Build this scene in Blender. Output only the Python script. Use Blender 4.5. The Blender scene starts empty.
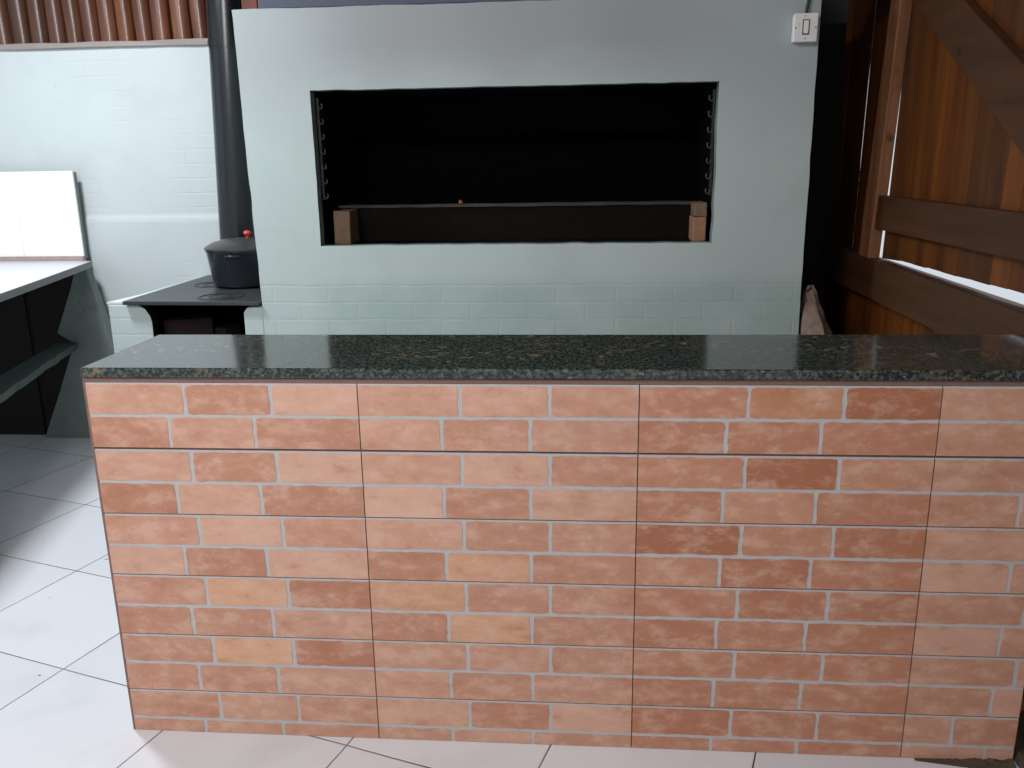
import bpy, bmesh, math, random
from mathutils import Vector, Matrix, noise as mnoise
random.seed(7)
SC = bpy.context.scene
COL = SC.collection
PI = math.pi

# ------------------------------------------------------------------ helpers
def link(o, parent=None):
    COL.objects.link(o)
    if parent is not None:
        o.parent = parent
        o.matrix_parent_inverse = Matrix.Translation(-parent.location)
    return o

def tag(o, label=None, cat=None, group=None, kind=None):
    if label: o['label'] = label
    if cat: o['category'] = cat
    if group: o['group'] = group
    if kind: o['kind'] = kind
    return o

def thing(name, label, cat, loc=(0, 0, 0), group=None):
    o = bpy.data.objects.new(name, None)
    o.empty_display_size = .05
    o.location = loc
    COL.objects.link(o)
    return tag(o, label, cat, group)

def obj(name, bm, mats, parent=None, smooth=False, bevel=0, seg=2, angle=40):
    bmesh.ops.recalc_face_normals(bm, faces=bm.faces[:])
    me = bpy.data.meshes.new(name)
    bm.to_mesh(me); bm.free()
    if not isinstance(mats, (list, tuple)): mats = [mats]
    for m in mats: me.materials.append(m)
    if smooth:
        for p in me.polygons: p.use_smooth = True
        me.set_sharp_from_angle(angle=math.radians(angle))
    o = bpy.data.objects.new(name, me)
    link(o, parent)
    if bevel:
        b = o.modifiers.new('bevel', 'BEVEL'); b.width = bevel; b.segments = seg
        b.limit_method = 'ANGLE'; b.angle_limit = math.radians(35)
    return o

def B(): return bmesh.new()

def box(bm, x0, x1, y0, y1, z0, z1, mi=0, div=1, jit=0):
    """box, optionally cut along its longest side and jittered so that its edges are not ruler-straight"""
    lo, hi = (x0, y0, z0), (x1, y1, z1); d = [hi[k]-lo[k] for k in range(3)]
    a = d.index(max(d)) if div > 1 else 2
    p, q = [k for k in range(3) if k != a]
    rings = []
    for k in range(div+1):
        ring = []
        for (u, v) in ((0, 0), (1, 0), (1, 1), (0, 1)):
            c = [0, 0, 0]; c[a] = lo[a]+d[a]*k/div; c[p] = (lo, hi)[u][p]; c[q] = (lo, hi)[v][q]
            co = Vector(c)
            if jit:
                n = mnoise.noise_vector(co*9+Vector((u*5, v*5, 0)))
                co[p] += n[p]*jit; co[q] += n[q]*jit
            ring.append(bm.verts.new(co))
        rings.append(ring)
    fs = [bm.faces.new(rings[0][::-1]), bm.faces.new(rings[-1])]
    for r, t in zip(rings, rings[1:]):
        for k in range(4): fs.append(bm.faces.new([r[k], r[(k+1) % 4], t[(k+1) % 4], t[k]]))
    for f in fs: f.material_index = mi
    return fs

def prism(bm, pts, axis, a, b, mi=0):
    """polygon given in the two other axes, extruded along axis from a to b"""
    def mk(p, t):
        if axis == 0: return (t, p[0], p[1])
        if axis == 1: return (p[0], t, p[1])
        return (p[0], p[1], t)
    A = [bm.verts.new(mk(p, a)) for p in pts]; C = [bm.verts.new(mk(p, b)) for p in pts]
    n = len(pts); fs = [bm.faces.new(A), bm.faces.new(C[::-1])]
    for i in range(n): fs.append(bm.faces.new([A[i], A[(i+1) % n], C[(i+1) % n], C[i]]))
    for f in fs: f.material_index = mi
    return fs

def lathe(bm, prof, cx, cy, cz, n=40, mi=0):
    """profile of (radius, z) turned round the vertical axis"""
    rings = []
    for r, z in prof:
        if r < 1e-5: rings.append([bm.verts.new((cx, cy, cz+z))])
        else: rings.append([bm.verts.new((cx+r*math.cos(2*PI*k/n), cy+r*math.sin(2*PI*k/n), cz+z)) for k in range(n)])
    for a, b in zip(rings, rings[1:]):
        for k in range(n):
            k2 = (k+1) % n
            if len(a) == 1 and len(b) == 1: continue
            if len(a) == 1: f = bm.faces.new([a[0], b[k], b[k2]])
            elif len(b) == 1: f = bm.faces.new([a[k], a[k2], b[0]])
            else: f = bm.faces.new([a[k], a[k2], b[k2], b[k]])
            f.material_index = mi

def tube(bm, pts, r, n=12, mi=0, caps=True):
    pts = [Vector(p) for p in pts]; rings = []
    rr = r if isinstance(r, (list, tuple)) else [r]*len(pts)
    for i, p in enumerate(pts):
        t = (pts[min(i+1, len(pts)-1)]-pts[max(i-1, 0)]).normalized()
        a = t.cross(Vector((0, 0, 1)) if abs(t.z) < .9 else Vector((0, 1, 0))).normalized(); b = t.cross(a)
        rings.append([bm.verts.new(p+rr[i]*(math.cos(2*PI*k/n)*a+math.sin(2*PI*k/n)*b)) for k in range(n)])
    for a, b in zip(rings, rings[1:]):
        for k in range(n):
            f = bm.faces.new([a[k], a[(k+1) % n], b[(k+1) % n], b[k]]); f.material_index = mi
    if caps:
        bm.faces.new(rings[0][::-1]).material_index = mi; bm.faces.new(rings[-1]).material_index = mi

# ------------------------------------------------------------------ materials
def srgb(r, g, b):
    f = lambda c: (c/255/12.92) if c/255 <= .04045 else ((c/255+.055)/1.055)**2.4
    return (f(r), f(g), f(b), 1)

class NT:
    def __init__(s, name):
        s.m = bpy.data.materials.new(name); s.m.use_nodes = True
        s.t = s.m.node_tree; s.t.nodes.clear()
        s.out = s.n('ShaderNodeOutputMaterial'); s.p = s.n('ShaderNodeBsdfPrincipled')
        s.l(s.p.outputs[0], s.out.inputs[0])
        s.tc = s.n('ShaderNodeTexCoord')
    def n(s, k, **kw):
        x = s.t.nodes.new(k)
        for a, v in kw.items(): setattr(x, a, v)
        return x
    def l(s, a, b): s.t.links.new(a, b)
    def put(s, sock, v):
        if hasattr(v, 'is_linked'): s.l(v, sock)
        elif isinstance(v, tuple) and len(v) == 3 and sock.type == 'RGBA': sock.default_value = (*v, 1)
        else: sock.default_value = v
    def map(s, vec=None, scale=(1,1,1), rot=(0,0,0), loc=(0,0,0)):
        m = s.n('ShaderNodeMapping'); m.inputs['Scale'].default_value = scale
        m.inputs['Rotation'].default_value = rot; m.inputs['Location'].default_value = loc
        s.l(vec or s.tc.outputs['Object'], m.inputs[0]); return m.outputs[0]
    def noise(s, vec=None, scale=5, detail=4, rough=.55, dist=0, out=0):
        x = s.n('ShaderNodeTexNoise'); s.l(vec or s.tc.outputs['Object'], x.inputs['Vector'])
        x.inputs['Scale'].default_value = scale; x.inputs['Detail'].default_value = detail
        x.inputs['Roughness'].default_value = rough; x.inputs['Distortion'].default_value = dist
        return x.outputs[out]
    def ramp(s, fac, stops, interp='LINEAR'):
        r = s.n('ShaderNodeValToRGB'); r.color_ramp.interpolation = interp
        e = r.color_ramp.elements
        while len(e) < len(stops): e.new(.5)
        for q, (pos, c) in zip(e, stops):
            q.position = pos; q.color = c if isinstance(c, tuple) else (c, c, c, 1)
        s.l(fac, r.inputs[0]); return r.outputs[0]
    def mix(s, fac, a, b, mode='MIX'):
        x = s.n('ShaderNodeMix', data_type='RGBA', blend_type=mode)
        s.put(x.inputs[0], fac); s.put(x.inputs[6], a); s.put(x.inputs[7], b); return x.outputs[2]
    def math(s, op, a, b=0, c=0, clamp=False):
        x = s.n('ShaderNodeMath', operation=op, use_clamp=clamp)
        s.put(x.inputs[0], a); s.put(x.inputs[1], b); s.put(x.inputs[2], c); return x.outputs[0]
    def rng(s, v, a, b, c=0, d=1):
        x = s.n('ShaderNodeMapRange'); x.interpolation_type = 'SMOOTHSTEP'
        s.put(x.inputs[0], v)
        for i, q in enumerate((a, b, c, d)): x.inputs[i+1].default_value = q
        return x.outputs[0]
    def xyz(s, vec=None):
        x = s.n('ShaderNodeSeparateXYZ'); s.l(vec or s.tc.outputs['Object'], x.inputs[0]); return x.outputs
    def comb(s, x, y, z=0.0):
        c = s.n('ShaderNodeCombineXYZ'); s.put(c.inputs[0], x); s.put(c.inputs[1], y); s.put(c.inputs[2], z); return c.outputs[0]
    def attr(s, name):
        a = s.n('ShaderNodeAttribute'); a.attribute_name = name; return a.outputs['Color']
    def bump(s, h, strength=.3, dist=.01):
        b = s.n('ShaderNodeBump'); s.put(b.inputs['Strength'], strength); b.inputs['Distance'].default_value = dist
        s.l(h, b.inputs['Height']); s.l(b.outputs[0], s.p.inputs['Normal'])
    def set(s, color=None, rough=None, metal=None, spec=None, coat=None):
        if color is not None: s.put(s.p.inputs['Base Color'], color)
        if rough is not None: s.put(s.p.inputs['Roughness'], rough)
        if metal is not None: s.put(s.p.inputs['Metallic'], metal)
        if spec is not None: s.put(s.p.inputs['Specular IOR Level'], spec)
        if coat is not None: s.put(s.p.inputs['Coat Weight'], coat); s.p.inputs['Coat Roughness'].default_value = .12
        return s.m

def plain(name, c, rough=.6, var=.15, scale=30, metal=0, spec=.5, bump=.1, coat=None, stretch=(1,1,1)):
    t = NT(name)
    f = t.noise(t.map(scale=stretch), scale, 5)
    col = t.mix(f, tuple(x*(1-var) for x in c[:3])+(1,), tuple(min(1, x*(1+var)) for x in c[:3])+(1,))
    if bump: t.bump(f, bump, .004)
    return t.set(col, rough, metal, spec, coat)

def painted_masonry(name, paint, dark, zmax, soot=None, strength=.5, patch=0.0, course=.0675, length=.225):
    """thick paint over brickwork: the courses read where the paint is thin (below zmax), faintly elsewhere"""
    t = NT(name)
    o = t.xyz()
    wob = t.noise(scale=6, detail=3)
    vx = t.math('ADD', o[0], t.math('MULTIPLY', wob, .02)); vz = t.math('ADD', o[2], t.math('MULTIPLY', wob, .012))
    br = t.n('ShaderNodeTexBrick'); t.l(t.comb(vx, vz), br.inputs['Vector'])
    br.inputs['Scale'].default_value = 1; br.inputs['Brick Width'].default_value = length; br.inputs['Row Height'].default_value = course
    br.inputs['Mortar Size'].default_value = .007; br.inputs['Mortar Smooth'].default_value = 1.0
    br.inputs['Color1'].default_value = (1,1,1,1); br.inputs['Color2'].default_value = (.6,.6,.6,1); br.inputs['Mortar'].default_value = (0,0,0,1)
    big = t.noise(scale=2.2, detail=3); fine = t.noise(scale=90, detail=4)
    mask = t.math('MAXIMUM', t.rng(o[2], zmax+.03, zmax-.03), t.math('MULTIPLY', t.rng(big, .5, .72), .35+patch))
    broken = t.rng(t.noise(scale=9, detail=3), .40, .62)
    line = t.math('MULTIPLY', t.math('MULTIPLY', br.outputs['Fac'], mask), broken)
    col = t.mix(t.math('MULTIPLY', line, .22), paint, dark)
    col = t.mix(t.math('MULTIPLY', t.math('MULTIPLY', br.outputs['Color'], mask), .10), col, dark)
    col = t.mix(t.math('MULTIPLY', t.rng(t.noise(scale=3.3, detail=5, rough=.65), .45, .8), .22), col, dark)
    # small chips and grime spots
    col = t.mix(t.math('MULTIPLY', t.rng(t.noise(scale=26, detail=2), .73, .80), .5), col, dark)
    if soot:
        older = t.math('MULTIPLY', t.rng(o[2], zmax+.04, zmax-.05), t.rng(t.math('ADD', o[0], t.math('MULTIPLY', big, .2)), .12, .26))
        col = t.mix(t.math('MULTIPLY', older, t.rng(t.noise(scale=4.5, detail=4), .30, .65, .25, .75)), col, (.36,.465,.435,1))
        x0, x1, z0, z1, c = soot            # smoke deposit that has settled on the lintel above the fire
        n = t.math('MULTIPLY', t.math('SUBTRACT', t.noise(t.map(scale=(1,1,2.5)), 4.5, 5), .5), .12)
        zz = t.math('ADD', o[2], n); xx = t.math('ADD', o[0], n)
        m = t.math('MULTIPLY', t.rng(zz, z0-.02, z0+.16), t.math('MULTIPLY', t.rng(xx, x0, x0+.45), t.rng(xx, x1, x1-.45)))
        m = t.math('MULTIPLY', m, t.rng(zz, z1+.4, z1, .45, 1))
        col = t.mix(t.math('MULTIPLY', m, .55), col, c)
        # a thin general film of smoke on the upper third
        col = t.mix(t.math('MULTIPLY', t.rng(zz, 1.30, 1.75), .50), col, (.33,.335,.355,1))
    h = t.math('SUBTRACT', t.math('MULTIPLY', fine, .25), t.math('MULTIPLY', t.math('MULTIPLY', br.outputs['Fac'], mask), 1.0))
    t.bump(h, strength, .006)
    return t.set(col, .62, 0, .35)

def wood(name, a, b, rough=.5, along=2, scale=7, spec=.4, coat=None, attr=False, stain=None):
    t = NT(name)
    sc = [14, 14, 14]; sc[along] = 1.1
    v = t.map(scale=tuple(q*scale/7 for q in sc))
    g = t.noise(v, 1.0, 7, .62, .3); k = t.noise(t.map(scale=tuple(q*.28 for q in sc)), 1.6, 4, .6)
    f = t.math('ADD', t.math('MULTIPLY', g, .6), t.math('MULTIPLY', k, .4))
    col = t.mix(t.rng(f, .28, .72), a, b)
    kn = t.rng(t.noise(t.map(scale=(1,1,1)), 9, 2), .70, .80)
    col = t.mix(t.math('MULTIPLY', kn, .7), col, tuple(x*.25 for x in a[:3])+(1,))
    if attr:
        col = t.mix(1.0, col, t.attr('tint'), 'MULTIPLY')
    if stain:
        col = t.mix(t.math('MULTIPLY', t.rng(t.noise(scale=5, detail=5), .5, .7), .6), col, stain)
    t.bump(f, .25, .004)
    return t.set(col, rough, 0, spec, coat)

# fired-brick print of the counter tiles
def brick_mat():
    t = NT('brick_print')
    tint = t.attr('tint')
    n1 = t.noise(t.map(scale=(1,1,1.8)), 13, 8, .68, .15)
    n2 = t.noise(t.map(scale=(1,1,1.6)), 42, 6, .7)
    col = t.mix(t.math('MULTIPLY', t.rng(n1, .45, .66), .42), tint, (.80,.52,.40,1))
    col = t.mix(t.math('MULTIPLY', t.rng(n1, .47, .30), .45), col, (.42,.155,.085,1))
    col = t.mix(t.math('MULTIPLY', t.rng(n2, .55, .72), .27), col, (.78,.58,.48,1))
    spk = t.rng(t.noise(scale=95, detail=3), .73, .79)
    col = t.mix(t.math('MULTIPLY', spk, .55), col, (.12,.05,.03,1))
    fine = t.noise(scale=160, detail=4)
    t.bump(t.math('ADD', n2, t.math('MULTIPLY', fine, .5)), .12, .002)
    return t.set(col, t.math('ADD', t.math('MULTIPLY', n2, .2), .38), 0, .42)

def granite():
    t = NT('polished_dark_granite')
    a = t.noise(scale=120, detail=5, rough=.7); b = t.noise(scale=46, detail=4, rough=.6); c = t.noise(t.map(scale=(1,1.4,1)), 5, 5)
    col = t.mix(t.rng(a, .40, .70), (.012,.018,.016,1), (.12,.138,.118,1))
    col = t.mix(t.math('MULTIPLY', t.rng(b, .52, .70), t.rng(c, .40, .66)), col, (.28,.20,.12,1))
    col = t.mix(t.rng(t.noise(scale=170, detail=3), .70, .76), col, (.50,.47,.38,1))
    t.bump(a, .03, .001)
    return t.set(col, t.math('ADD', t.math('MULTIPLY', c, .10), .07), 0, .55)

def floor_mat():
    t = NT('white_ceramic_floor_tile')
    S = .455; ang = math.radians(17.3)
    # grid origin is a tile corner in front of the counter
    m = t.n('ShaderNodeMapping'); m.vector_type = 'TEXTURE'
    m.inputs['Location'].default_value = (.542, -.038, 0); m.inputs['Rotation'].default_value = (0, 0, -ang)
    t.l(t.tc.outputs['Object'], m.inputs[0])
    o = t.xyz(m.outputs[0])
    wob = t.math('MULTIPLY', t.math('SUBTRACT', t.noise(scale=9, detail=2), .5), .004)
    def dist(v):
        q = t.math('DIVIDE', t.math('ADD', v, wob), S)
        f = t.math('FRACT', t.math('ADD', q, 100.5))
        return t.math('MULTIPLY', t.math('ABSOLUTE', t.math('SUBTRACT', f, .5)), S)
    d = t.math('MINIMUM', dist(o[0]), dist(o[1]))
    g = t.rng(d, .0024, .0012)
    cell = t.comb(t.math('FLOOR', t.math('DIVIDE', o[0], S)), t.math('FLOOR', t.math('DIVIDE', o[1], S)))
    wn = t.n('ShaderNodeTexWhiteNoise'); wn.noise_dimensions = '2D'; t.l(cell, wn.inputs[0])
    base = t.mix(wn.outputs[0], (.73,.735,.78,1), (.79,.795,.83,1))
    base = t.mix(t.math('MULTIPLY', t.rng(t.noise(scale=4, detail=5), .5, .75), .25), base, (.50,.50,.53,1))
    base = t.mix(t.math('MULTIPLY', t.rng(t.noise(scale=22, detail=2), .745, .765), .8), base, (.10,.09,.08,1))
    gc = t.mix(t.rng(t.noise(scale=3.1, detail=2), .35, .65), (.03,.03,.03,1), (.20,.19,.19,1))
    col = t.mix(g, base, gc)
    t.bump(t.rng(d, .0005, .004), .5, .002)
    return t.set(col, t.math('ADD', t.math('MULTIPLY', g, .5), .28), 0, .5)

M = {}
M['brick'] = brick_mat()
M['mortar'] = plain('pale_grey_mortar', (.53,.49,.475), .8, .12, 60, bump=.2)
M['joint'] = plain('dark_tile_joint', (.16,.095,.085), .85, .3, 50)
M['joint_strip'] = plain('brown_grout_strip', (.23,.125,.10), .8, .25, 40)
M['granite'] = granite()
M['floor'] = floor_mat()
M['bbq'] = painted_masonry('sage_painted_barbecue', (.50,.575,.555,1), (.32,.38,.365,1), .89, soot=(-.05,1.72,1.62,1.80,(.27,.26,.25,1)), strength=.15)
M['wall'] = painted_masonry('pale_sage_painted_wall', (.56,.605,.61,1), (.36,.40,.40,1), .2, strength=.3, patch=.35)
M['stove_mas'] = painted_masonry('sage_painted_stove_base', (.50,.56,.54,1), (.27,.30,.29,1), .2, strength=.45, patch=.1)
M['bench_paint'] = plain('grey_green_bench_paint', (.17,.205,.19), .7, .25, 14, bump=.2)
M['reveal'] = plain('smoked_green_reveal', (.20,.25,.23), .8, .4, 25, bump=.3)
M['soot'] = plain('black_soot', (.004,.004,.005), .9, .5, 20, spec=.1, bump=.4)
M['sootwall'] = plain('sooty_back_brick', (.0022,.0024,.0036), .9, .5, 16, spec=.03, bump=.5, stretch=(1,1,5))
M['ember'] = plain('scorched_brown_brick', (.008,.005,.004), .85, .5, 22, spec=.12, bump=.4)
M['ash'] = plain('grey_ash_lip', (.06,.05,.045), .85, .4, 40, bump=.4)
M['firebrick'] = plain('orange_fire_brick', (.34,.17,.10), .85, .3, 34, bump=.4)
M['firebrick_dull'] = plain('sooted_fire_brick', (.20,.125,.075), .85, .45, 30, bump=.4)
M['steel'] = plain('sooty_steel', (.20,.19,.17), .45, .4, 60, metal=.8, bump=.2)
M['dark_steel'] = plain('burnt_steel', (.035,.033,.030), .6, .5, 40, metal=.4, bump=.3)
M['iron'] = plain('black_cast_iron', (.030,.033,.036), .42, .3, 60, metal=.3, bump=.15)
M['iron_top'] = plain('grey_iron_cooktop', (.052,.057,.060), .40, .3, 35, metal=.3, bump=.15)
M['pipe'] = plain('dark_blued_flue', (.006,.009,.011), .24, .25, 18, spec=.6, bump=.05)
M['pot'] = plain('black_enamel', (.016,.018,.024), .28, .2, 30, spec=.55, bump=.05)
M['lid'] = plain('dull_dark_lid', (.085,.080,.078), .36, .2, 24, metal=.5, bump=.05)
M['red'] = plain('red_plastic', (.55,.05,.03), .35, .1, 20)
M['white_plastic'] = plain('white_plastic', (.90,.86,.84), .35, .05, 20, bump=.02)
M['grey_line'] = plain('grey_plastic', (.09,.08,.08), .5, .1, 20, bump=0)
M['cable'] = plain('black_cable', (.03,.03,.035), .5, .1, 30)
M['white_top'] = plain('white_laminate', (.66,.655,.72), .25, .03, 8, bump=.02)
M['edge_grey'] = plain('grey_worktop_edge', (.24,.24,.245), .5, .15, 30)
M['white_tile'] = plain('white_glazed_tile', (.93,.93,.94), .14, .01, 6, bump=0)
M['beige'] = plain('beige_mortar_strip', (.36,.28,.24), .8, .2, 40, bump=.2)
M['dark_board'] = plain('dark_board_and_shade', (.008,.005,.0045), .8, .4, 14, bump=.2)  # near-black boards; also paints the shade under the bench
M['slate'] = plain('slate_blue_beam', (.075,.085,.13), .6, .25, 10, bump=.2, stretch=(.3,1,1))
M['rail'] = plain('grey_weathered_rail', (.30,.255,.235), .6, .3, 14, bump=.3, stretch=(.2,1,1))
M['rubble'] = plain('crumbling_mortar', (.27,.19,.15), .95, .6, 45, bump=.8)
M['soil'] = plain('dark_soil', (.085,.062,.042), .95, .6, 40, bump=.8)
M['terracotta'] = plain('terracotta', (.42,.12,.06), .8, .3, 40, bump=.3)
M['plank'] = wood('red_brown_plank', (.075,.018,.004,1), (.24,.074,.011,1), .45, 2, attr=True)
M['plank_h'] = wood('dark_brown_rail_wood', (.040,.014,.005,1), (.105,.041,.014,1), .6, 1)
M['post'] = wood('orange_brown_post', (.12,.038,.012,1), (.36,.155,.070,1), .5, 2, stain=(.16,.055,.022,1))
M['log'] = wood('varnished_log', (.045,.015,.008,1), (.23,.105,.06,1), .38, 2, coat=.35, attr=True)
M['roof'] = plain('dark_roof_boards', (.10,.065,.045), .7, .3, 10, bump=.2, stretch=(1,.2,1))

def tint_faces(o, cols):
    """one colour per face, kept on the face corners"""
    a = o.data.color_attributes.new('tint', 'FLOAT_COLOR', 'CORNER')
    for p in o.data.polygons:
        c = cols[p.index] if not callable(cols) else cols(p)
        for li in p.loop_indices: a.data[li].color = c

# ------------------------------------------------------------------ camera
F = 857.03
cam_d = bpy.data.cameras.new('camera'); cam = bpy.data.objects.new('camera', cam_d); COL.objects.link(cam)
cam_d.sensor_width = 36; cam_d.lens = F/1024*36; cam_d.clip_start = .05; cam_d.clip_end = 200
R_, U_, FW = Vector((.99699056,.07597246,-.01542742)), Vector((-.00444187,.25465979,.96702051)), Vector((-.07739567,.96404179,-.25423087))
m = Matrix.Identity(4)
for i in range(3): m[i][0], m[i][1], m[i][2] = R_[i], U_[i], -FW[i]
m.translation = (1.08917, -1.75668, 1.34513)
cam.matrix_world = m
SC.camera = cam

# ------------------------------------------------------------------ setting
YW = 2.36            # back wall plane
XR = 2.25            # right plank wall plane
bm = B(); box(bm, -4.2, 2.9, -4.2, YW+.2, -.08, 0)
tag(obj('floor', bm, M['floor']), kind='structure')

# back wall: upper part set back, lower part thicker with a small ledge at z = 1.09
bm = B(); prism(bm, [(YW, .0), (YW+.2, .0), (YW+.2, 1.895), (YW+.010, 1.895), (YW+.010, 1.112), (YW+.008, 1.102), (YW+.003, 1.090), (YW, 1.074)], 0, -3.4, 1.5)
w = tag(obj('wall_back', bm, M['wall']), kind='structure')
bm = B(); box(bm, 1.5, XR+.1, YW, YW+.2, 0, 1.895)
tag(obj('wall_corner', bm, M['dark_board']), kind='structure')
bm = B(); box(bm, -2.55, -2.36, -1.2, YW, 0, 2.75)
tag(obj('wall_left_light_block', bm, M['wall']), kind='structure')  # unseen side wall, added to cut ambient light under the bench
# rail on top of the back wall
bm = B(); box(bm, -3.4, -.2, YW-.008, YW+.1, 1.876, 1.903, div=26, jit=.006)
tag(obj('trim_1', bm, M['rail'], bevel=.004), kind='structure')
bm = B(); box(bm, -3.4, XR+.1, YW+.1, YW+.2, 1.895, 2.75)
tag(obj('wall_back_upper', bm, M['dark_board']), kind='structure')
bm = B(); box(bm, -2.9, 2.9, -1.2, YW+.25, 2.75, 2.82)
tag(obj('ceiling_light_block', bm, M['roof']), kind='structure')  # unseen roof, added to keep sky light off the dark recesses

# upright rounded logs standing on the rail
xs = [-1.746, -1.643, -1.548, -1.459, -1.375, -1.291, -1.203, -1.115, -1.029, -.944, -.847, -.750, -.667, -.582]
xs = [1.089+(x-1.089)*.981 for x in xs]
tints = [(.6,.55,.5), (.45,.42,.36), (.50,.45,.40), (.75,.72,.72), (.85,.75,.62), (.78,.62,.56), (.95,.80,.74), (1.15,.86,.50), (.85,.66,.60), (1.05,.84,.78), (1.0,.84,.74), (1.05,.82,.78), (.6,.5,.5)]
ordn = ['first', 'second', 'third', 'fourth', 'fifth', 'sixth', 'seventh', 'eighth', 'ninth', 'tenth', 'eleventh', 'twelfth', 'thirteenth']
for i in range(13):
    a, b = xs[i], xs[i+1]; c = (a+b)/2; r = (b-a)/2*.955
    bm = B(); n = 14; H0, H1, K = 1.903, 2.60, 12
    rings = []
    for k in range(K+1):
        z = H0+(H1-H0)*k/K
        dx = .004*mnoise.noise(Vector((i*3.1, z*3, 0))) - .03*(z-H0)*.35; rr = r*(1+.05*mnoise.noise(Vector((i*7.7, z*4, 5))))
        rings.append([bm.verts.new((c+dx+rr*math.cos(PI*(q/n)), YW+.045-rr*.9*math.sin(PI*(q/n)), z)) for q in range(n+1)])
    for u, v in zip(rings, rings[1:]):
        for q in range(n): bm.faces.new([u[q], u[q+1], v[q+1], v[q]])
        bm.faces.new([u[n], u[0], v[0], v[n]])
    bm.faces.new(rings[0]); bm.faces.new(rings[-1][::-1])
    o = obj('rounded_log', bm, M['log'], smooth=True, angle=60)
    t = tints[i]; tint_faces(o, lambda p: (*t, 1))
    k = 12-i
    word = {7: 'amber brown', 1: 'dark greenish brown', 2: 'dark brown', 0: 'dark brown'}.get(i, 'glossy reddish brown')
    where = 'touching the flue pipe' if k == 0 else '%s left of the flue pipe' % ordn[k]
    tag(o, '%s upright log above the left wall, %s' % (word, where), 'log', 'upright rounded logs above the left wall')

# ------------------------------------------------------------------ right side: planks, door leaf, post, rails
def planks(bm, y0, y1, z0, z1, x0, x1, w=.115, gap=.0016, skip=(), tints=None, zjit=0):
    y = y0; k = 0
    while y < y1-1e-4:
        e = min(y+w*random.uniform(.88, 1.12), y1)
        g = gap
        n0 = len(bm.faces)
        dz = random.uniform(-zjit, zjit)
        fs = box(bm, x0+random.uniform(-.0015,.0015), x1, y+g/2, e-g/2, z0+dz, z1)
        t = random.uniform(.55, 1.25); u = random.uniform(-.12, .12)
        tints.extend([(t*(1+u*.3), t*(1-u*.2), t*(1-u), 1)]*6)
        y = e; k += 1
tl = []
bm = B()
planks(bm, -2.6, 2.027, 0, .945, XR, XR+.03, tints=tl)          # below the sill beam
# far corner, full height; the first board leans and its near edge is chamfered, so a line of daylight shows beside it
n0 = len(bm.faces)
sl = [(z, 2.022-.0412*(z-.93)+e) for z, e in ((.93, .0002), (1.27, .0002), (1.33, .0038), (1.62, .0036), (1.70, .0002), (2.75, .0002))]
A = [bm.verts.new((XR, y, z)) for z, y in sl]; Bv = [bm.verts.new((XR+.02, y+.075, z)) for z, y in sl]
Cv = [bm.verts.new((XR, 2.16, z)) for z, y in sl]; Dv = [bm.verts.new((XR+.02, 2.16, z)) for z, y in sl]
for k in range(len(sl)-1):
    for P, Q in ((A, Bv), (Bv, Dv), (Dv, Cv), (Cv, A)): bm.faces.new([P[k], Q[k], Q[k+1], P[k+1]])
bm.faces.new([A[0], Bv[0], Dv[0], Cv[0]]); bm.faces.new([A[-1], Cv[-1], Dv[-1], Bv[-1]])
tl.extend([(.5, .48, .45, 1)]*(len(bm.faces)-n0))
n0 = len(bm.faces); box(bm, XR, XR+.03, 2.027, YW, 0, .93); tl.extend([(.6, .55, .5, 1)]*(len(bm.faces)-n0))
planks(bm, 2.1615, YW, .93, 2.75, XR, XR+.03, tints=tl)
for ya, yb in ((1.775, 1.90), (1.9015, 2.022)):                 # between the corner and the post, leaning with it
    la, lb = (.19, .10) if ya < 1.8 else (.10, .075)
    prism(bm, [(ya, .93), (yb, .93), (yb-lb, 2.75), (ya-la, 2.75)], 0, XR, XR+.012); tl.extend([(.5, .48, .45, 1)]*6)
planks(bm, -2.6, 1.60, 2.35, 2.75, XR, XR+.03, tints=tl)        # over the door leaf
o = tag(obj('wall_right', bm, M['plank']), kind='structure'); tint_faces(o, tl)

# plank door with ledge and brace; the daylight shows under it and beside it
d = bpy.data.objects.new('door_1', None); d.location = (XR, .55, .98); COL.objects.link(d); tag(d, kind='structure')
tl = []; bm = B()
y = 1.578
zb = lambda yy: .9635+.0185*(1.5-yy)/.92
while y > -1.6:
    wd = random.uniform(.10, .135); e = y-wd
    lean = .055
    p = [(y-.0008, zb(y)+random.uniform(-.002,.002)), (e+.0008, zb(e)+random.uniform(-.002,.002)), (e+.0008-lean*1.3, 2.34), (y-.0008-lean*1.3, 2.34)]
    if y > 1.57: p[0] = (1.656, .9525); p[3] = (1.572, 2.34)
    prism(bm, p, 0, XR+.002, XR+.027)
    t = random.uniform(.6, 1.25); u = random.uniform(-.15, .15); tl.extend([(t*(1+u*.3), t*(1-u*.2), t*(1-u), 1)]*6)
    y = e
o = obj('door_planks', bm, M['plank'], d); tint_faces(o, tl)
bm = B(); prism(bm, [(1.655, 1.190), (1.676, 1.064), (-1.6, 1.085), (-1.6, 1.192)], 0, XR-.035, XR)
obj('ledge', bm, M['plank_h'], d, bevel=.004)
bm = B(); prism(bm, [(1.53, 1.862), (1.74, 2.30), (1.95, 2.32), (1.005, 1.768), (-.10, 1.143), (-.10, 1.193)][0:0] or [(1.62, 1.908), (.36, 1.194), (-.02, 1.194), (1.005, 1.738), (1.62, 2.085)], 0, XR-.030, XR)
obj('brace', bm, M['plank_h'], d, bevel=.004)

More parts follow.
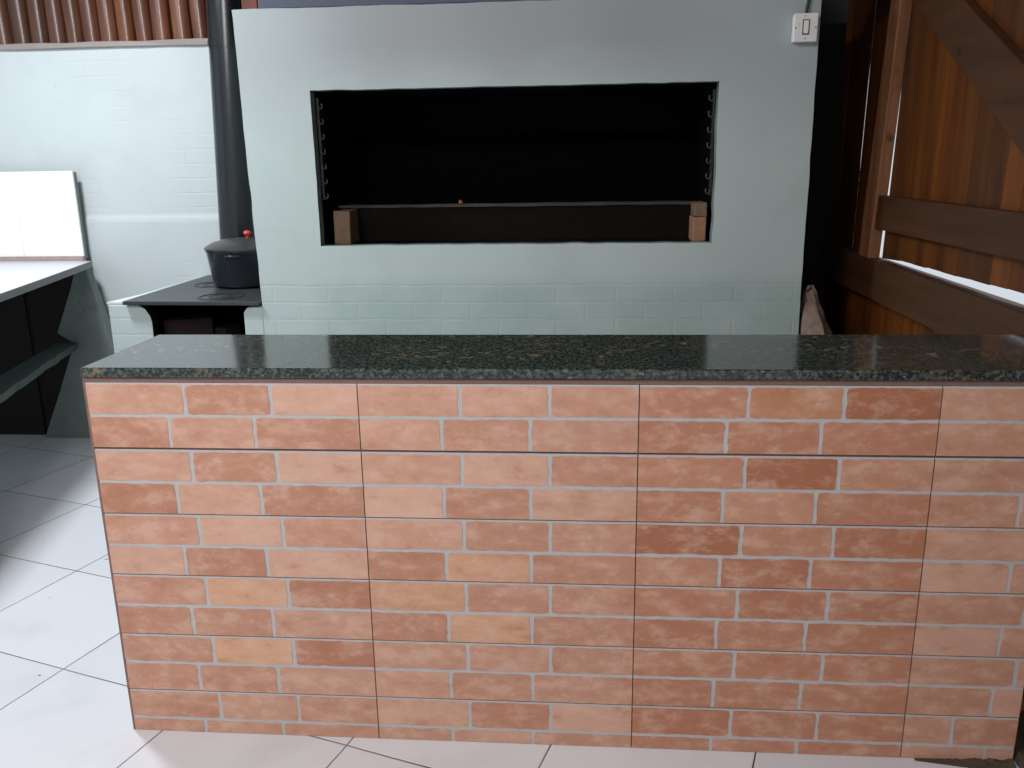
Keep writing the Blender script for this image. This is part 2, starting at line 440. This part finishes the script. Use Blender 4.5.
# leaning door post of orange-brown timber
bm = B()
zs = [.95+k*(1.75)/18 for k in range(19)]
prev = None; first = None
for z in zs:
    ln = (z-.95)*-.108
    j = .004*mnoise.noise(Vector((3, z*7, 1))); j2 = .005*mnoise.noise(Vector((9, z*6, 4)))
    y0, y1 = 1.674+ln+j, 1.795+ln+j2-.02*(z-.95)
    r = [bm.verts.new(c) for c in ((XR-.045, y0, z), (XR-.001, y0, z), (XR-.001, y1, z), (XR-.045, y1, z))]
    if prev:
        for q in range(4): bm.faces.new([prev[q], prev[(q+1) % 4], r[(q+1) % 4], r[q]])
    else: bm.faces.new(r)
    prev = r
bm.faces.new(prev[::-1])
tag(obj('wooden_post', bm, M['post'], bevel=.003), 'pale orange-brown wooden post leaning beside the plank door', 'post')

# long sill beam below the door
bm = B(); box(bm, XR-.046, XR-.002, -2.6, YW-.05, .800, .951, div=40, jit=.006)
tag(obj('sill_beam', bm, M['plank_h'], bevel=.006), 'dark brown horizontal beam below the bright gap under the plank door', 'beam')

# ------------------------------------------------------------------ brick-tiled counter
W = .61; XE = 2.078; HC = .884
ct = thing('service_counter', 'low brick-tiled counter under the dark granite worktop', 'counter', (1.04, .17, 0))
bm = B(); box(bm, .002, XE-.002, .002, .335, 0, HC)
obj('counter_body', bm, M['mortar'], ct)
rows = [.884, .808, .731, .651, .574, .495, .421, .342, .266, .190, .115, .037, 0.0]
tone = {0: [(.6,.35,.8),(.3,.6,.35),(.65,.35,.85),(.25,.65,.35),(.5,.8,.5),(.75,.3,.75),(.4,-.8,.22),(.38,.4,.6),(.4,-.8,.2),(.38,.4,.6),(.4,.6,.5),(.4,.5,.5)],
        1: [(.6,.65,.5),(.6,.45,.55),(.6,.78,.4),(.85,.4,.65),(.6,.42,.45),(.32,-.75,.38),(-.6,.42,.4),(.32,-.75,.38),(.55,.55,.45),(.58,.42,.5),(.65,.3,.8),(.5,.65,.5)],
        2: [(.42,-.55,.15),(.38,.38,.42),(.5,.15,.6),(.38,.65,.42),(.15,.5,.25),(.55,.28,.4),(.4,.32,.35),(.35,.45,.38),(.38,.4,.4),(.38,.45,.4),(.28,.4,.4),(.5,.5,.4)],
        3: [(.55,.5),(.48,.45),(.5,.5),(.5,.7),(.58,.5),(.75,.5),(.45,.62),(.75,.5),(.5,.62),(.42,.78),(.55,.38),(.6,.6)]}
DK, LT, OR = Vector((.42,.150,.072)), Vector((.74,.44,.32)), Vector((.74,.42,.26))
def tcol(v):
    c = DK.lerp(OR if v < 0 else LT, abs(v)); j = random.uniform(-.03, .03)
    return (c.x*(1+j), c.y*(1+j), c.z*(1+j), 1)
bm = B(); cols = {}
lay = bm.faces.layers.int.new('k')
def addface(vs, mi, c=(1,1,1,1)):
    f = bm.faces.new(vs); f.material_index = mi; k = len(cols); cols[k] = c; f[lay] = k; return f
def slab_poly(pts, y0, y1, mi, c):
    A = [bm.verts.new((x, y1, z)) for x, z in pts]; C = [bm.verts.new((x, y0, z)) for x, z in pts]
    addface(C, mi, c)
    for i in range(len(pts)):
        j = (i+1) % len(pts); addface([A[i], A[j], C[j], C[i]], mi, c)
def ragged(x0, x1, z0, z1, L, R, Bm, T, sd):
    """brick outline; edges on the mortar side are rounded and uneven, edges on a tile joint are straight"""
    pts = []
    rc = .006
    def J(s, k): return mnoise.noise(Vector((sd*3.7+s*11, k*1.9, sd*.7)))
    n = 14
    for k in range(n+1):
        u = k/n; pts.append((x0+(x1-x0)*u, z0+(J(1,k)*.0026 if Bm else 0)))
    for k in range(1, 6):
        u = k/6; pts.append((x1+(J(2,k)*.0034 if R else 0), z0+(z1-z0)*u))
    for k in range(n+1):
        u = 1-k/n; pts.append((x0+(x1-x0)*u, z1+(J(3,k)*.0026 if T else 0)))
    for k in range(1, 6):
        u = 1-k/6; pts.append((x0+(J(4,k)*.0034 if L else 0), z0+(z1-z0)*u))
    out = []
    for (x, z) in pts:                       # knock the corners off
        for (cx, cz, on) in ((x0, z0, L and Bm), (x1, z0, R and Bm), (x1, z1, R and T), (x0, z1, L and T)):
            if on and abs(x-cx) < .0042 and abs(z-cz) < .0042:
                x += .0014*(1 if cx == x0 else -1); z += .0012*(1 if cz == z0 else -1)
        out.append((x, z))
    return out
YT = -.008; sd = 0; XJ = [.003, .6145, 1.2165, 1.83, XE]
for c in range(4):
    X0, X1 = XJ[c], XJ[c+1]; Wc = W if c == 3 else X1-X0
    for tI in range(6):
        zt, zb_ = rows[2*tI], rows[2*tI+2]
        jw = .0016 if tI != 1 else .0026      # the joint below the top course is the widest
        gx0, gx1, gz0, gz1 = X0+(.0012 if c else .003), X1-.0012, zb_+(.0012 if tI < 5 else .001), zt-(jw if tI else .001)
        if tI == 0: gz0 += .0016
        slab_poly([(gx0, gz0), (gx1, gz0), (gx1, gz1), (gx0, gz1)], YT, .002, 1, (1,1,1,1))
        for h in range(2):
            r = 2*tI+h
            fr = [0, .368, .686, 1] if h == 0 else [0, .298, .616, 1]
            za, zc = (rows[r+1]+.0042, gz1-.0046) if h == 0 else (gz0, rows[r]-.0042)
            if tI == 5 and h == 1: zc = rows[r]-.0045
            cuts = [X0+q*Wc for q in fr]
            if c == 3 and r == 10: cuts = [X0, X0+.105, X0+.4]
            for b in range(len(cuts)-1):
                xa, xb = cuts[b], cuts[b+1]
                if xa > X1-.02: continue
                last = xb >= X1-.003
                xb = min(xb, gx1)
                sd += 1
                xa2 = gx0 if b == 0 else xa+.0042; xb2 = xb if last else xb-.0042
                v = tone[c][r]; v = v[b] if b < len(v) else .5
                slab_poly(ragged(xa2, xb2, za, zc, b > 0, not last, h == 0, True, sd), YT-.0010, YT+.001, 0, tuple(q*w for q, w in zip(tcol(v), (.93, .84, .76, 1))) if c == 2 else tcol(v))  # third column tinted darker and warmer, painting in the dimmer light there
me_cols = cols
bmesh.ops.recalc_face_normals(bm, faces=bm.faces[:])
kk = [f[lay] for f in bm.faces]
o = obj('brick_tile_cladding', bm, [M['brick'], M['mortar']], ct)
tint_faces(o, [me_cols[k] for k in kk])
bm = B(); box(bm, .001, XE-.001, -.0052, .003, .001, HC-.001)
obj('tile_joints', bm, M['joint'], ct)
bm = B(); box(bm, .0, .006, -.0085, .335, 0, HC, div=20, jit=.001)
obj('corner_trim', bm, M['joint_strip'], ct)
bm = B(); box(bm, .001, XE, -.007, .335, HC, .8935, div=30, jit=.0006)
obj('grout_strip', bm, M['joint_strip'], ct)

bm = B(); box(bm, .000, XR-.05, -.014, .356, .895, .9175)
tag(obj('granite_worktop', bm, M['granite'], bevel=.0045, seg=3), 'long polished dark green granite worktop on the brick counter', 'worktop')

# ------------------------------------------------------------------ built-in barbecue
BX0, BX1, BY, BZ = -.17, 1.927, 1.544, 1.889
OX0, OX1, OZ0, OZ1 = .086, 1.588, 1.0285, 1.6025
bq = thing('barbecue', 'large sage-painted brick barbecue with a wide black fire opening', 'barbecue', ((BX0+BX1)/2, 1.95, 0))
bm = B()
def lines(a, b, n): return [a+(b-a)*k/n for k in range(n)]
gx = lines(BX0, OX0, 8)+lines(OX0, OX1, 46)+lines(OX1, BX1, 11)+[BX1]
gz = lines(0, OZ0, 28)+lines(OZ0, OZ1, 17)+lines(OZ1, BZ, 9)+[BZ]
ix0, ix1, iz0, iz1 = 8, 54, 28, 45
V = {}
for i, x in enumerate(gx):
    for k, z in enumerate(gz):
        dx = dz = 0
        n = mnoise.noise_vector(Vector((x*13, z*13, 2)))
        dy = .003*mnoise.noise(Vector((x*3, z*3, 8)))
        if i in (0, len(gx)-1): dx = (n.x*.003 - (.016*(z-.876) if i == 0 else 0)) if z > .85 or i else 0
        if k == len(gz)-1: dz = n.z*.003
        if iz0 <= k <= iz1 and i in (ix0, ix1): dx = n.x*(.002 if i == ix0 else .005)
        if ix0 <= i <= ix1 and k in (iz0, iz1): dz = n.z*.003
        # the whole front edge of the top rises a touch to the right
        V[i, k] = bm.verts.new((x+dx, BY+dy, z+dz))
for i in range(len(gx)-1):
    for k in range(len(gz)-1):
        if ix0 <= i < ix1 and iz0 <= k < iz1: continue
        bm.faces.new([V[i, k], V[i+1, k], V[i+1, k+1], V[i, k+1]])
outer = [V[i, 0] for i in range(len(gx))]+[V[len(gx)-1, k] for k in range(1, len(gz))]+[V[i, len(gz)-1] for i in range(len(gx)-2, -1, -1)]+[V[0, k] for k in range(len(gz)-2, 0, -1)]
inner = [V[i, iz0] for i in range(ix0, ix1+1)]+[V[ix1, k] for k in range(iz0+1, iz1+1)]+[V[i, iz1] for i in range(ix1-1, ix0-1, -1)]+[V[ix0, k] for k in range(iz1-1, iz0, -1)]
ob = [bm.verts.new((v.co.x, YW-.004, v.co.z)) for v in outer]
for i in range(len(outer)):
    j = (i+1) % len(outer); bm.faces.new([outer[i], outer[j], ob[j], ob[i]])
bm.faces.new(ob)
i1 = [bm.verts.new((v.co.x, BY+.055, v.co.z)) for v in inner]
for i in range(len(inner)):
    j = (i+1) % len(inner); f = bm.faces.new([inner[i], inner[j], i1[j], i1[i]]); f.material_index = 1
obj('masonry_body', bm, [M['bbq'], M['reveal']], bq)
# sooty fire chamber behind the opening
bm = B(); y0, y1 = BY+.05, 2.26
X0, X1, Z0, Z1 = OX0-.022, OX1+.022, OZ0-.022, OZ1+.03
box(bm, X0, OX0-.004, y0, y1, Z0, Z1); box(bm, OX1+.010, X1+.012, y0, y1, Z0, Z1)
box(bm, X0, X1, y0, y1, Z0, OZ0-.004); box(bm, X0, X1, y0, y1, OZ1+.006, Z1); box(bm, X0, X1, y1, y1+.02, Z0, Z1)
obj('fire_chamber', bm, M['soot'], bq)
bm = B(); prism(bm, [(2.06, OZ0), (2.06, 1.212), (2.10, 1.238), (2.105, 1.405), (2.14, 1.42), (2.26, 1.45), (2.26, OZ0)], 0, OX0-.003, OX1+.009)
obj('back_step', bm, M['sootwall'], bq)
# low scorched wall that holds the embers, with its ashy lip
bm = B(); box(bm, OX0+.005, OX1-.005, 1.76, 1.815, OZ0-.003, 1.160)
obj('ember_wall', bm, M['ember'], bq)
bm = B(); box(bm, OX0+.02, OX1-.01, 1.752, 1.83, 1.160, 1.170, div=40, jit=.003)
obj('ember_wall_lip', bm, M['ash'], bq)
# fire bricks standing at both ends
bm = B(); box(bm, OX0+.036, OX0+.102, 1.615, 1.75, OZ0-.003, 1.157, div=4, jit=.006)
tag(obj('fire_brick', bm, M['firebrick_dull'], bq, bevel=.004), 'sooted ochre fire brick')
bm = B(); box(bm, OX1-.064, OX1-.014, 1.615, 1.75, OZ0-.003, 1.118, div=4, jit=.004)
tag(obj('fire_brick', bm, M['firebrick'], bq, bevel=.004), 'orange fire brick')
bm = B(); box(bm, OX1-.058, OX1-.012, 1.62, 1.75, 1.118, 1.172, div=4, jit=.006)
tag(obj('fire_brick_cap', bm, M['firebrick_dull'], bq, bevel=.004), 'sooted brick piece')
# skewer racks with their hooks
for s in (0, 1):
    xr_ = OX0+.008 if s == 0 else OX1-.006
    sg = 1 if s == 0 else -1
    bm = B(); box(bm, xr_-.004, xr_+.004, 1.602, 1.628, 1.20, 1.58, div=10, jit=.002)
    rk = obj('skewer_rack', bm, M['dark_steel'], bq)
    for k in range(7):
        z = 1.208+.0555*k
        bm = B(); pts = []
        for q in range(9):
            a = -PI*.95+PI*1.15*q/8
            pts.append((xr_+sg*(.012+.009*math.cos(a)), 1.602-.002*q, z+.010+.012*math.sin(a)))
        pts = [(xr_, 1.606, z+.012)]+pts
        tube(bm, pts, .0026, 8)
        obj('hook', bm, M['steel'], rk, smooth=True)
# crumbling mortar at the foot of the right end
bm = B()
L0 = [(1.932, 1.50), (2.02, 1.47), (2.07, 1.56), (2.06, 1.70), (1.932, 1.72)]
base = []
for k in range(24):
    u = k/24*len(L0); i = int(u); f = u-i; a = Vector(L0[i]); b = Vector(L0[(i+1) % len(L0)]); base.append(a.lerp(b, f))
lev = [0, .3, .60, .68, .72, .76, .80, .835, .858]
sh = [1, 1, .95, .85, .70, .52, .36, .20, .06]
rings = []
for z, s in zip(lev, sh):
    c = Vector((1.955+.02*(1-s), 1.60))
    rings.append([bm.verts.new((max(1.930, c.x+(p.x-c.x)*s+.022*mnoise.noise(Vector((p.x*40, p.y*40, z*40)))), c.y+(p.y-c.y)*s+.012*mnoise.noise(Vector((p.x*40, p.y*40, z*40+9))), z)) for p in base])
for a, b in zip(rings, rings[1:]):
    for k in range(24): bm.faces.new([a[k], a[(k+1) % 24], b[(k+1) % 24], b[k]])
bm.faces.new(rings[0]); bm.faces.new(rings[-1][::-1])
tag(obj('mortar_buttress', bm, M['rubble'], bq, smooth=True), 'crumbling pinkish brown mortar')
# chip of terracotta lying on the ashy lip
bm = B(); bmesh.ops.create_icosphere(bm, subdivisions=1, radius=.010, matrix=Matrix.Translation((.61, 1.765, 1.178)))
for v in bm.verts: v.co += mnoise.noise_vector(v.co*90)*.004
tag(obj('terracotta_chip', bm, M['terracotta']), 'tiny terracotta chip lying on the ledge inside the barbecue', 'brick chip')

# slate-blue beam on top of the barbecue, a short red block at its left end
bm = B(); box(bm, -.105, XR-.005, 1.60, 1.76, 1.897, 2.10)
tag(obj('roof_beam', bm, M['slate'], bevel=.004), 'slate blue beam lying along the top of the barbecue', 'beam')
bm = B(); box(bm, -.168, -.107, 1.60, 1.76, 1.896, 2.10)
o = obj('wooden_block', bm, M['log'], bevel=.004); tint_faces(o, lambda p: (1, .55, .5, 1))
tag(o, 'reddish wooden block at the top left corner of the barbecue', 'wood block')

# light switch and its cable
sw = thing('light_switch', 'square white surface-mounted light switch at the upper right of the barbecue', 'light switch', (1.872, BY-.002, 1.772))
cx, cz = 1.870, 1.770
bm = B(); box(bm, cx-.040, cx+.040, BY-.036, BY-.004, cz-.046, cz+.046)
obj('switch_box', bm, M['white_plastic'], sw, bevel=.006, seg=3)
bm = B(); box(bm, cx-.041, cx+.041, BY-.042, BY-.0355, cz-.047, cz+.047)
pl = obj('cover_plate', bm, M['white_plastic'], sw, bevel=.004, seg=3)
bm = B(); box(bm, cx-.012, cx+.012, BY-.0445, BY-.0415, cz-.024, cz+.026)
obj('rocker_surround', bm, M['grey_line'], sw, bevel=.001)
bm = B(); prism(bm, [(BY-.0465, cz-.020), (BY-.0415, cz-.020), (BY-.0415, cz+.022), (BY-.050, cz+.022)], 0, cx-.008, cx+.008)
obj('rocker', bm, M['white_plastic'], sw, bevel=.001)
for s in (-1, 1):
    bm = B(); tube(bm, [(cx+s*.034, BY-.0405, cz-.001), (cx+s*.034, BY-.0428, cz-.001)], .0026, 10)
    obj('screw', bm, M['grey_line'], sw)
for dx, dz in ((-.022, .012), (-.0215, .004), (-.003, .037), (.0, -.036)):
    bm = B(); tube(bm, [(cx+dx, BY-.0405, cz+dz), (cx+dx, BY-.0424, cz+dz)], .0022, 8)
    obj('indicator_dot', bm, plain('pale_red_mark', (.45,.28,.28), .5) if dx < -.01 else M['grey_line'], pl)
bm = B(); tube(bm, [(cx+.004, BY-.018, cz+.0475), (cx+.006, BY-.018, cz+.07), (cx+.012, BY-.014, cz+.095), (cx+.014, BY-.012, BZ+.0), (cx+.014, BY+.02, BZ+.06), (cx+.014, 1.594, BZ+.09), (cx+.014, 1.592, 2.10)], .0055, 12)
tag(obj('electric_cable', bm, M['cable'], smooth=True), 'black cable running up from the white light switch', 'cable')

# ------------------------------------------------------------------ wood stove
SZ = .81
st = thing('wood_stove', 'built-in wood stove with a black iron cooktop, left of the barbecue', 'stove', (-.5, 2.0, 0))
bm = B()
def quad(pts): return bm.faces.new([bm.verts.new(p) for p in pts])
# front pillar left (with a flared, broken inner edge), right pillar, side walls and back
arch = [(-.835, 0), (-.655, 0), (-.652, .60), (-.650, .72), (-.655, .745), (-.675, .778), (-.70, .792), (-.83, .795)]
prism(bm, arch, 1, 1.575, 1.63)
prism(bm, [(-.257, 0), (-.1708, 0), (-.1708, .79), (-.235, .785), (-.252, .765)], 1, 1.546, 1.63)
box(bm, -.835, -.755, 1.63, YW-.004, 0, .795)
box(bm, -.255, -.1755, 1.63, YW-.004, 0, .79)
box(bm, -.755, -.255, YW-.06, YW-.004, 0, .79)
box(bm, -.755, -.255, 1.60, YW-.06, 0, .55)
bmesh.ops.recalc_face_normals(bm, faces=bm.faces[:])
for f in bm.faces:
    c = f.calc_center_median()
    if -.76 < c.x < -.25 and (f.normal.x > .3 and c.x < -.6 or f.normal.x < -.3 and c.x > -.3 or f.normal.z < -.2) and c.y < 1.7 : f.material_index = 1
    if c.y > 1.63 and -.76 < c.x < -.25: f.material_index = 1
obj('stove_base', bm, [M['bbq'], M['soot']], st, bevel=.006)
bm = B(); box(bm, -.754, -.256, 2.05, 2.07, .55, .788); box(bm, -.754, -.256, 1.66, 2.05, .551, .56)
obj('firebox', bm, M['soot'], st)
for k, (x, y, ln, a) in enumerate(((-.60, 1.80, .20, .3), (-.50, 1.86, .18, -.4), (-.63, 1.93, .22, .1))):
    bm = B(); box(bm, -ln/2, ln/2, -.045, .045, 0, .095 if k else .14, div=4, jit=.006)
    bmesh.ops.transform(bm, matrix=Matrix.Translation((x, y, .561))@Matrix.Rotation(a, 4, 'Z'), verts=bm.verts)
    tag(obj('hearth_brick', bm, plain('sooty_red_brick', (.022,.012,.009), .9, .4, 20), st, bevel=.004), 'sooty reddish brick')
# pale plaster rim along the left edge of the cooktop
bm = B(); prism(bm, [(-.835, 1.578), (-.757, 1.578), (-.748, 2.10), (-.752, 2.10)], 2, .796, .803)
obj('plaster_rim', bm, plain('pale_plaster', (.62,.66,.64), .7, .1, 30), st)
bm = B(); prism(bm, [(-.752, 1.548), (-.46, 1.536), (-.1755, 1.527), (-.1765, 1.60), (-.1765, YW-.006), (-.74, YW-.006)], 2, .796, .812)
ck = obj('iron_cooktop', bm, M['iron_top'], st, bevel=.003)
def annulus(cx, cy, z0, z1, r0, r1, par, name, mat):
    bm = B(); lathe(bm, [(r0, 0), (r1, 0), (r1, z1-z0), (r0, z1-z0), (r0, 0)], cx, cy, z0, 40)
    return obj(name, bm, mat, par, smooth=True)
for bx, by in ((-.385, 1.66), (-.56, 2.02)):
    annulus(bx, by, .812, .8145, .085, .094, ck, 'burner_ring', M['iron'])
    annulus(bx, by, .812, .8140, .045, .053, ck, 'burner_ring', M['iron'])
    bm = B(); lathe(bm, [(.001, 0), (.014, 0), (.014, .003), (.001, .003)], bx, by, .812, 20)
    obj('burner_cap', bm, M['steel'], ck, smooth=True)
bm = B(); box(bm, -.2, -.18, 1.535, 1.545, .80, .8135); bm.free()
# flue
bm = B()
FY = 2.245; fx = lambda z: -.531+.045*(z-.81)
pp = [(fx(z), FY, z) for z in (.8135, 1.1, 1.80, 1.86)]
tube(bm, pp, .086, 40)
fl = obj('flue_pipe', bm, M['pipe'], st, smooth=True)
bm = B(); tube(bm, [(fx(z), FY, z) for z in (1.855, 1.90, 2.74)], .088, 40)
obj('flue_upper_section', bm, M['pipe'], fl, smooth=True)
bm = B(); tube(bm, [(fx(z), FY, z) for z in (1.845, 1.868)], .0905, 40)
obj('flue_collar', bm, M['pipe'], fl, smooth=True)

# pot on the stove
PX, PY, PZ = -.408, 1.985, .8155
pot = thing('cooking_pot', 'black lidded cooking pot standing on the stove beside the flue pipe', 'pot', (PX, PY, PZ))
bm = B(); lathe(bm, [(.0, .002), (.112, .0), (.128, .006), (.135, .020), (.152, .150), (.157, .158), (.157, .164), (.150, .164), (.147, .153), (.131, .022), (.0, .012)], PX, PY, PZ, 56)
obj('pot_body', bm, M['pot'], pot, smooth=True)
bm = B(); lathe(bm, [(.0, .160), (.142, .160), (.160, .1645), (.1605, .170), (.154, .175), (.125, .191), (.08, .204), (.03, .209), (.0, .210)], PX, PY, PZ, 56)
ld = obj('lid', bm, M['lid'], pot, smooth=True)
bm = B(); lathe(bm, [(.0, .209), (.008, .209), (.008, .217), (.014, .221), (.017, .229), (.014, .237), (.007, .241), (.0, .242)], PX+.030, PY, PZ, 24)
tag(obj('lid_knob', bm, M['red'], ld, smooth=True), 'red lid knob')
bm = B()
ha = math.radians(-84)
pts = []
for q in range(9):
    u = -1+2*q/8; a = ha+u*.21; r = .153+.024*(1-u*u)
    pts.append((PX+r*math.cos(a), PY+r*math.sin(a), PZ+.140+.004*(1-u*u)))
tube(bm, pts, .0065, 10)
obj('pot_handle', bm, M['pot'], pot, smooth=True)

# ------------------------------------------------------------------ work bench on the left
wb = thing('work_bench', 'grey-green work bench with a white worktop at the left', 'bench', (-1.5, 1.6, 0))
e0 = Vector((-1.288, 2.285)); dr = Vector((.238, -.995)).normalized()
def along(t, z=0, off=0):
    p = e0+dr*t; n = Vector((-dr.y, dr.x))*-1      # to the left of the front edge
    return p
bm = B()
ed = [along(0)+Vector((-.035, 0)), along(.02), along(.10)+Vector((.004, 0)), along(.6)+Vector((.004, 0)), along(1.2), along(1.75)]
out = [(v.x, v.y) for v in ed]+[(-1.9, .55), (-2.3, 2.285)]
prism(bm, out, 2, .863, .895)
for f in bm.faces:
    f.material_index = 0 if f.calc_center_median().z > .894 else 1
bmesh.ops.recalc_face_normals(bm, faces=bm.faces[:])
for f in bm.faces: f.material_index = 0 if abs(f.normal.z) > .9 and f.calc_center_median().z > .89 else 1
obj('bench_top', bm, [M['white_top'], M['edge_grey']], wb, bevel=.003)
# end panel: narrow at the top, splayed towards the floor
bm = B(); prism(bm, [(-1.62, 0), (-1.42, .34), (-1.397, .50), (-1.50, .53), (-1.37, .80), (-1.345, .866), (-1.290, .8625), (-1.270, .80), (-1.203, .452), (-1.116, 0)][0:0] or
    [(-1.635, 0), (-1.52, .24), (-1.435, .43), (-1.40, .49), (-1.485, .545), (-1.385, .76), (-1.345, .8625), (-1.292, .8625), (-1.203, .452), (-1.112, 0)], 1, 2.225, 2.28)
ep = obj('end_panel', bm, M['bench_paint'], wb, bevel=.003)
for x, z in ((-1.325, .735), (-1.345, .70), (-1.33, .66)):
    bm = B(); tube(bm, [(x, 2.2235, z), (x, 2.228, z)], .0035, 10)
    obj('screw', bm, M['cable'], ep)
bm = B()
sh0 = Vector((-1.386, 2.223)); sd_ = Vector((.262, -.965)).normalized()
pts = []
for k in range(26):
    q = sh0+sd_*(1.75*k/25); j = .012*mnoise.noise(Vector((k*.9, 3, 1))) + (.010 if k % 9 == 7 else 0)
    pts.append((q.x-j, q.y))
for k in range(25, -1, -1):
    q = sh0+sd_*(1.75*k/25); pts.append((q.x-.10-.06*k/25, q.y))  # kept narrow: the black behind it stands in for shade on the shelf
prism(bm, pts, 2, .468, .50)
obj('lower_shelf', bm, plain('dark_green_shelf_paint', (.070,.105,.092), .6, .35, 12, bump=.3), wb, bevel=.003)
bm = B(); box(bm, -2.3, -1.66, 2.27, 2.29, 0, .8625); box(bm, -1.70, -1.30, 2.282, 2.296, 0, .8625)
obj('bench_shade_sheet', bm, M['dark_board'], wb)  # dark sheet added to paint the shade under the bench
bm = B(); prism(bm, [(-1.66, 2.20), (-1.64, 2.20), (-1.25, .62), (-1.27, .62)], 2, .0, .454)
bm.free()
bm = B(); prism(bm, [(-1.62, 0), (-1.42, .454), (-1.05, .454), (-1.05, .50), (-1.40, .50), (-1.40, .8625), (-.92, .8625), (-.86, 0)][0:0] or [(-1.55, 0), (-1.40, .8625), (-.93, .8625), (-.84, 0)], 1, .60, .65)
obj('end_panel', bm, M['bench_paint'], wb, bevel=.003)
# tiled splashback standing on the bench
sb = thing('tiled_splashback', 'bright white tiled splashback standing at the back of the bench', 'splashback', (-1.6, 2.3, .9))
for x0, x1 in ((-1.631, -1.328), (-1.936, -1.633), (-2.288, -1.938)):
    bm = B(); box(bm, x0, x1, 2.288, 2.300, .916, 1.321)
    obj('wall_tile', bm, M['white_tile'], sb, bevel=.0012)
bm = B(); box(bm, -2.288, -1.327, 2.3005, 2.322, .905, 1.316, div=8, jit=.002)
obj('backing_board', bm, M['bench_paint'], sb)
bm = B(); box(bm, -2.288, -1.325, 2.272, 2.2995, .8955, .9165, div=16, jit=.001)
obj('mortar_bead', bm, M['beige'], sb)

# ------------------------------------------------------------------ soil in the gap beside the counter
bm = B(); nx, ny = 12, 60
G = [[bm.verts.new((2.082+.165*i/nx, -.9+1.5*k/ny, max(.0015, .022*math.sin(PI*min(1, .25+i/nx*.75))+.016*mnoise.noise(Vector((i*.6, k*.55, 1)))) if 0 < i else .001)) for k in range(ny+1)] for i in range(nx+1)]
for i in range(nx):
    for k in range(ny): bm.faces.new([G[i][k], G[i+1][k], G[i+1][k+1], G[i][k+1]])
tag(obj('loose_soil', bm, M['soil'], smooth=True), 'dark loose soil on the floor beside the right end of the counter', 'soil', kind='stuff')
bm = B(); nx, ny = 40, 8
G = [[bm.verts.new((1.86+.215*i/nx, -.006-(.012+.034*i/nx)*k/ny, .0008+.011*(1-k/ny)*(i/nx)*max(.15, .7+mnoise.noise(Vector((i*.55, k*.5, 7)))))) for k in range(ny+1)] for i in range(nx+1)]
for i in range(nx):
    for k in range(ny): bm.faces.new([G[i][k], G[i+1][k], G[i+1][k+1], G[i][k+1]])
tag(obj('loose_dirt', bm, M['soil'], smooth=True), 'brown dirt swept along the foot of the counter at its right end', 'dirt', kind='stuff')
bm = B(); bmesh.ops.create_icosphere(bm, subdivisions=2, radius=.03, matrix=Matrix.Translation((2.15, .17, .045)))
for v in bm.verts: v.co += mnoise.noise_vector(v.co*30)*.012
tag(obj('tile_shard', bm, M['terracotta']), 'orange-red shard on the soil beside the counter end', 'shard')

# ------------------------------------------------------------------ light
wd = bpy.data.worlds.new('sky'); SC.world = wd; wd.use_nodes = True
bg = wd.node_tree.nodes['Background']; bg.inputs[0].default_value = (.86, .93, 1.0, 1); bg.inputs[1].default_value = .75

def area(name, loc, target, size, power, col, size_y=None):
    l = bpy.data.lights.new(name, 'AREA'); l.energy = power; l.color = col; l.size = size
    if size_y: l.shape = 'RECTANGLE'; l.size_y = size_y
    o = bpy.data.objects.new(name, l); COL.objects.link(o); o.location = loc
    o.rotation_euler = (Vector(target)-Vector(loc)).to_track_quat('-Z', 'Y').to_euler()
    return o
area('ceiling_lamp_left', (-1.15, 1.0, 2.6), (-1.15, 1.01, 0), .32, 52, (.88, .94, 1.0))
area('front_lamp', (-.15, -1.4, 2.6), (.65, 1.0, .7), .8, 41, (1.0, .98, .96))

SC.view_settings.view_transform = 'Standard'; SC.view_settings.look = 'None'
SC.view_settings.exposure = 0; SC.view_settings.gamma = 1; SC.view_settings.use_curve_mapping = False
